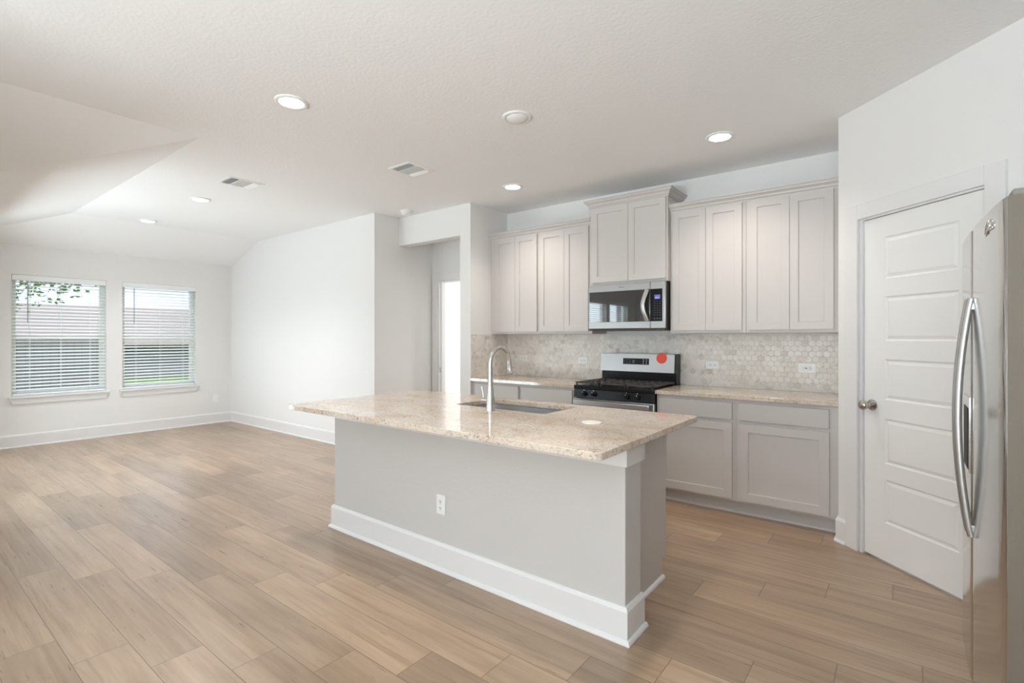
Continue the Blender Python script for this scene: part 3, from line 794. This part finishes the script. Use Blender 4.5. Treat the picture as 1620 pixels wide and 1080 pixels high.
grate(RX0+.008, -2.153, 4.038, 4.545); grate(-2.149, -1.897, 4.038, 4.545); grate(-1.893, RX1-.008, 4.038, 4.545)
# backguard: black foot, raked steel panel above, black side caps
t = MB(); t.box(RX0+.004, RX1-.004, 4.565, 4.672, .90, 1.19, .003); t.build('backguard_body', M_black, rg)
t = MB(); t.poly([[(x, 4.533, 1.026), (x, 4.548, 1.193), (x, 4.60, 1.196), (x, 4.60, 1.026)] for x in (RX0+.004, RX1-.012)]); bg = t.build('backguard_panel', M_steel, rg)
t = MB(); t.poly([[(x, 4.531, 1.020), (x, 4.547, 1.197), (x, 4.670, 1.199), (x, 4.670, 1.020)] for x in (RX1-.0115, RX1-.002)]); t.build('end_cap', M_black, rg)
def bgy(z): return 4.533+(z-1.026)/.167*.015
t = MB(); zA, zB = 1.094, 1.152
t.poly([[(x, bgy(zA)-.0015, zA), (x, bgy(zB)-.0015, zB), (x, bgy(zB)+.002, zB), (x, bgy(zA)+.002, zA)] for x in (-2.160, -1.897)]); dp = t.build('oven_display', M_black, bg)
for i in range(3):
    for x in (-2.146, -2.118, -2.09, -1.952, -1.922):
        t = MB(); z = 1.106+i*.0165; t.box(x-.006, x+.006, bgy(z)-.0022, bgy(z)-.001, z-.002, z+.002)
        t.build('oven_key', M_button if x < -2.0 else M_socket, bg)
t = MB(); zc = 1.122; pts = []
for i in range(16):
    a = 2*PI*i/16; pts.append((-2.052+.013*math.cos(a), zc+.020*math.sin(a)))
t.poly([[(x, bgy(z)-.0022, z) for x, z in pts], [(x, bgy(z)-.001, z) for x, z in pts]]); t.build('clock_face', M_button, bg)
t = MB(); pts = []
for i in range(24):
    a = 2*PI*i/24; r = .0500+(.0012 if i % 2 else 0); pts.append((-1.776+r*math.cos(a), 1.160+r*math.sin(a)))
t.poly([[(x, bgy(z)-.0016, z) for x, z in pts], [(x, bgy(z)-.0005, z) for x, z in pts]]); t.build('round_sticker', M_red, rg, label='round red sticker on the steel backguard')

# ------------------------------------------------------------------ microwave over the range
mw = thing('microwave', 'stainless over-the-range microwave with blue display above the gas range', 'microwave', (-2.023, 4.5, 1.42))
MX0, MX1, MY = -2.4045, -1.646, 4.297
t = MB(); t.box(MX0+.004, MX1-.002, MY+.02, YB-.012, 1.419, 1.847, .003); t.build('microwave_body', M_mside, mw)
xd = -1.783
md = MB().box(MX0, xd-.001, MY, MY+.03, 1.433, 1.846, .004).build('microwave_door', M_steel, mw)
t = MB(); t.box(MX0+.010, xd-.0015, MY-.0015, MY+.004, 1.494, 1.782, .003); t.build('door_glass', M_mwglass, md)
t = MB(); z0, z1 = 1.497, 1.776; pth = []
for i in range(15):
    q = i/14; pth.append((-1.815+.006*math.cos(q*2*PI)-.016*math.sin(PI*q), MY-.012-.034*math.sin(PI*q), z0+(z1-z0)*q))
t.tube(pth, .010, 12, flat=(1.9, .8)); t.build('door_handle', M_handle, md)
cp = MB().box(xd+.001, MX1, MY, MY+.03, 1.433, 1.846, .004).build('control_panel', M_steel, mw)
t = MB(); t.box(xd+.0015, -1.672, MY-.0015, MY+.004, 1.494, 1.782, .003); t.build('touch_pad', M_black, cp)
t = MB(); t.box(-1.744, -1.692, MY-.0024, MY-.001, 1.690, 1.728); t.build('display', M_display, cp, label='lit blue display')
t = MB()
for x in (-1.732, -1.723, -1.708): t.box(x-.003, x+.003, MY-.0030, MY-.0022, 1.697, 1.709)
t.build('digits', M_digit, cp)
for r in range(7):
    for x in (-1.742, -1.718, -1.694):
        t = MB(); z = 1.668-r*.0195; t.box(x-.006, x+.006, MY-.0022, MY-.001, z-.0022, z+.0022); t.build('touch_key', M_button, cp)
for x in (-1.744, -1.718, -1.692):
    t = MB(); t.box(x-.007, x+.007, MY-.0022, MY-.001, 1.514, 1.524); t.build('touch_key', M_button, cp)
MB().box(MX0+.006, MX1-.004, MY+.006, MY+.36, 1.415, 1.434, .003).build('underside_vent', M_mside, mw)
def text_mesh(body, size, depth, m, parent, mtx, name):
    cu = bpy.data.curves.new('lettering', 'FONT'); cu.body = body; cu.size = size; cu.extrude = depth; cu.align_x = 'CENTER'; cu.align_y = 'CENTER'
    tmp = bpy.data.objects.new('tmp', cu); C.objects.link(tmp); bpy.context.view_layer.update()
    me = bpy.data.meshes.new_from_object(tmp.evaluated_get(bpy.context.evaluated_depsgraph_get()))
    bpy.data.objects.remove(tmp); bpy.data.curves.remove(cu)
    me.transform(WM[parent].inverted() @ mtx); me.materials.clear(); me.materials.append(m); me.name = name
    o = bpy.data.objects.new(name, me); C.objects.link(o); o.parent = parent; WM[o] = WM[parent]; return o
text_mesh('Whirlpool', .013, .0004, M_logo_dark, md, Matrix.Translation((-2.06, MY-.0006, 1.815)) @ Matrix.Rotation(PI/2, 4, 'X'), 'brand_lettering')

# ------------------------------------------------------------------ kitchen island
IX0, IX1, IY0, IY1 = -3.225, -.979, 2.081, 2.248
isl = thing('kitchen_island', 'white painted kitchen island with tall baseboard and grey cabinet end', 'kitchen island', (-2.1, 2.45, 0))
t = MB(); t.box(IX0, IX1, IY0, IY1, 0, .8825, .004); t.build('island_wall', M_isl, isl)
path = [(IX0, IY1), (IX0, IY0), (IX1, IY0), (IX1, IY1)]
t = MB(); t.sweep(path, [(0, .004), (.018, .004), (.018, .140), (.014, .150), (.009, .157), (0, .157)]); t.sweep([(IX1, IY1), (IX1+.018, IY1)], [(0, .004), (.004, .004), (.004, .14), (0, .14)], side=-1)
t.build('baseboard', M_trim, isl)
t = MB(); t.sweep([(IX0, IY1+.012), (IX0, IY0), (IX1, IY0), (IX1, IY1+.012)], [(.018, 0), (.033, 0), (.033, .005), (.029, .014), (.023, .019), (.018, .020)]); t.build('shoe_moulding', M_trim, isl)
t = MB(); t.sweep([(IX0, IY1+.018), (IX0, IY0), (IX1, IY0), (IX1, IY1+.018)], [(0, .778), (.013, .778), (.013, .8825), (0, .8825)])
t.box(IX1-.002, IX1+.013, IY1-.01, IY1+.018, .778, .8825); t.build('frieze_board', M_trim, isl)
CX0, CX1 = -3.15, -1.078
SK = (-2.33, -1.625, 2.395, 2.772)
t = MB()
for x0, x1, y0, y1, z0, z1 in ((CX0, SK[0]-.03, IY1, 2.822, .108, .879), (SK[1]+.03, CX1, IY1, 2.822, .108, .879), (SK[0]-.03, SK[1]+.03, 2.80, 2.822, .108, .879), (SK[0]-.03, SK[1]+.03, IY1, 2.80, .108, .62), (CX0, CX1, IY1, 2.765, 0, .1085)): t.box(x0, x1, y0, y1, z0, z1)
t.build('cabinet_body', M_cab, isl)
t = MB(); t.sweep([(CX1, IY1+.02), (CX1, 2.772)], [(0, 0), (.016, 0), (.016, .005), (.013, .013), (.007, .018), (0, .019)], side=1); t.build('cabinet_shoe_moulding', M_trim, isl)
def back_door(a, b, z0, z1, panel, name):
    t = MB()
    if panel: panel_door(t, -b, -a, z0, z1, 0, .0195, [(-b+.06, -a-.06, z0+.06, z1-.06)], SHAKER)
    else: t.box(-b, -a, 0, .0195, z0, z1, .0018)
    t.xf(Matrix.Translation((0, 2.8425, 0)) @ Matrix.Rotation(PI, 4, 'Z')); t.build(name, M_cab, isl)
for a, b in ((-3.14, -2.66), (-2.34, -1.975), (-1.971, -1.60), (-1.56, -1.088)): back_door(a, b, .124, .701, True, 'door')
for a, b in ((-3.14, -2.66), (-2.34, -1.60), (-1.56, -1.088)): back_door(a, b, .7265, .856, False, 'drawer')
# granite top with the sink cut-out
outer = rrect(-3.195, -.907, 1.710, 2.862, .028)
SK = (-2.33, -1.625, 2.395, 2.772)
hole = rrect(*SK, .018)[::-1]
t = MB(); t.plate(outer, [hole], .8835, .914, .0018)
tag(t.build('island_countertop', M_granite), 'large polished beige granite countertop on the kitchen island', 'countertop')
# undermount sink
sk = thing('kitchen_sink', 'stainless undermount sink set in the island countertop', 'sink', (-1.98, 2.58, .7))
t = MB(); a = rrect(SK[0]-.004, SK[1]+.004, SK[2]-.004, SK[3]+.004, .022, 5); b = rrect(SK[0]+.012, SK[1]-.012, SK[2]+.012, SK[3]-.012, .045, 5); c2 = rrect(SK[0]+.035, SK[1]-.035, SK[2]+.035, SK[3]-.035, .05, 5)
t.poly([[(x, y, .882) for x, y in a], [(x, y, .87) for x, y in a], [(x, y, .70) for x, y in b], [(x, y, .683) for x, y in c2]], 0, True, False)
t.quad([(x, y, .683) for x, y in c2]); bmesh.ops.remove_doubles(t.bm, verts=list(t.bm.verts), dist=1e-5); t.build('basin', M_sink, sk)
MB().lathe([(.045, .6835), (.045, .686), (.034, .687), (.030, .6845), (.003, .6845)], (-1.98, 2.60, 0)).build('drain', M_nickel, sk)
# faucet
fx, fy = -1.955, 2.307
fc = thing('kitchen_faucet', 'tall chrome pull-down faucet standing beside the island sink', 'faucet', (fx, fy, .914))
t = MB(); t.lathe([(.0275, .914), (.0275, .918), (.0262, .922), (.0250, .96), (.0215, 1.00), (.0165, 1.06), (.0142, 1.11), (.0138, 1.17)], (fx, fy, 0), seg=32); t.build('faucet_body', M_chrome, fc)
R_ = .092; pth = [(fx, fy, 1.165), (fx, fy, 1.195)]
for i in range(1, 20):
    a = PI*i/20*1.06; pth.append((fx, fy+R_-R_*math.cos(a), 1.197+R_*math.sin(a)))
t = MB(); t.tube(pth, .0128, 20); t.lathe([(.0150, 1.160), (.0150, 1.172)], (fx, fy, 0), seg=28); t.build('gooseneck', M_chrome, fc)
e0, e1 = Vector(pth[-1]), Vector(pth[-2]); d = (e0-e1).normalized(); d = (d+Vector((0, .12, 0))).normalized()
t = MB(); t.tube([e0-d*.004, e0+d*.004, e0+d*.02, e0+d*.045, e0+d*.066, e0+d*.070], [.0135, .0142, .0146, .0175, .0205, .019], 20); sh = t.build('spray_head', M_chrome, fc)
t = MB(); t.tube([e0+d*.0698, e0+d*.0715], [.016, .016], 18); t.build('spray_face', M_dark, sh)
t = MB(); b0 = e0+d*.03; t.box(b0.x-.005, b0.x+.005, b0.y+.011, b0.y+.0175, b0.z-.014, b0.z+.010, .002); t.build('spray_button', M_button, sh)
t = MB(); t.lathe([(.0145, -.015), (.0145, -.062), (.0125, -.064), (.003, -.064)], (fx, fy, .975), 'x', 20); hd = t.build('handle_hub', M_chrome, fc)
t = MB(); t.tube([(fx-.052, fy, .980), (fx-.055, fy-.001, 1.01), (fx-.066, fy-.004, 1.055)], [.0052, .0048, .0040], 10); t.build('lever', M_chrome, hd)
t = MB(); t.lathe([(.050, .9145), (.051, .9165), (.049, .9185), (.003, .9192)], (-1.27, 2.30, 0), seg=36)
tag(t.build('round_disc', M_disc), 'flat round white disc lying on the island countertop', 'disc')

# ------------------------------------------------------------------ refrigerator
fr = thing('refrigerator', 'stainless side-by-side refrigerator with bowed handles beside the pantry door', 'refrigerator', (.58, 2.39, 0))
FY0, FY1, FS = 1.938, 2.842, 2.470
MB().box(.268, .955, FY0+.006, FY1-.006, .02, 1.735, .004).build('fridge_body', M_side, fr, label='dark grey textured fridge sides')
def prof(y):      # contoured front
    q = (y-FY0)/(FY1-FY0); return .188+.030*(1-q)**2.4+.004*max(0, q-.75)/.25
def fdoor(a, b, name, m):
    t = MB(); n = 14; rings = []
    front = [(prof(a+(b-a)*i/n), a+(b-a)*i/n) for i in range(n+1)]
    r = .006
    ring = [(.262, a)]+[(front[0][0]+r, a)]+[(front[0][0]+.003, a+.003)]+front[1:-1]+[(front[-1][0]+.003, b-.003), (front[-1][0]+r, b), (.262, b)]
    for z, ins in ((.100, .004), (.104, 0), (1.738, 0), (1.742, .004)):
        rings.append([(x+(ins if x < .25 else 0), y, z) for x, y in ring])
    t.poly(rings, 0, True); t.bm.normal_update()
    for f in t.bm.faces:                                   # painted edges behind the steel skin
        if abs(f.normal.y) > .97 or abs(f.normal.z) > .9: f.material_index = 1
    return t.build(name, [m, M_side], fr)
dr = fdoor(FY0, FS-.003, 'fridge_door', M_fridge)
df = fdoor(FS+.003, FY1, 'freezer_door', M_fridge)
def fhandle(y, parent, out=.050):
    t = MB(); z0, z1 = .640, 1.490; x0 = prof(y); pth = []
    for i in range(29):
        q = i/28; pth.append((x0-.004-.036*math.sin(PI*q)**.85, y, z0+(z1-z0)*q))
    t.tube(pth, .0112, 14)
    for z in (z0+.02, z1-.02): t.box(x0-.012, x0+.004, y-.009, y+.009, z-.022, z+.022, .004)
    t.build('handle', M_handle, parent)
fhandle(FS-.034, dr); fhandle(FS+.034, df)
t = MB(); px = prof(2.59); t.box(px-.0035, px+.01, 2.500, 2.690, .850, 1.130, .0015); dsp = t.build('dispenser', M_fridge, df)
t = MB(); t.box(px-.0055, px+.006, 2.515, 2.665, .862, 1.090, .003); t.build('dispenser_recess', M_dark, dsp)
for y0, y1 in ((FY0+.012, FY0+.085), (FY1-.085, FY1-.012)):
    t = MB(); t.box(.235, .33, y0, y1, 1.7425, 1.762, .005); t.build('hinge_cover', mat('hinge_grey', (.20, .185, .165), .5), fr)
t = MB(); t.box(.252, .30, FY0+.02, FY1-.02, .03, .098, .003); t.build('toe_grille', M_mside, fr)
for y in (FY0+.06, FY1-.06):
    t = MB(); t.lathe([(.018, 0), (.018, .012), (.008, .014), (.008, .04)], (.275, y, 0), seg=16); t.build('levelling_foot', M_nickel, fr)
# small chrome badge: a tilted ring with lettering
by, bz = 2.155, 1.688; bx = prof(by)-.0012
mt = Matrix.Translation((bx, by, bz)) @ Matrix.Rotation(-PI/2, 4, 'Z') @ Matrix.Rotation(PI/2, 4, 'X')
text_mesh('Whirlpool', .034, .0010, M_logo, dr, mt, 'brand_lettering')
t = MB(); pth = []
for i in range(33):
    a = 2*PI*i/32; x, z = .047*math.cos(a), .013*math.sin(a); ca, sa = math.cos(.35), math.sin(.35)
    pth.append((bx-.0008, by-(x*ca-z*sa)-.005, bz+.002+(x*sa+z*ca)))
t.tube(pth, .0014, 6); t.build('brand_ring', M_logo, dr)
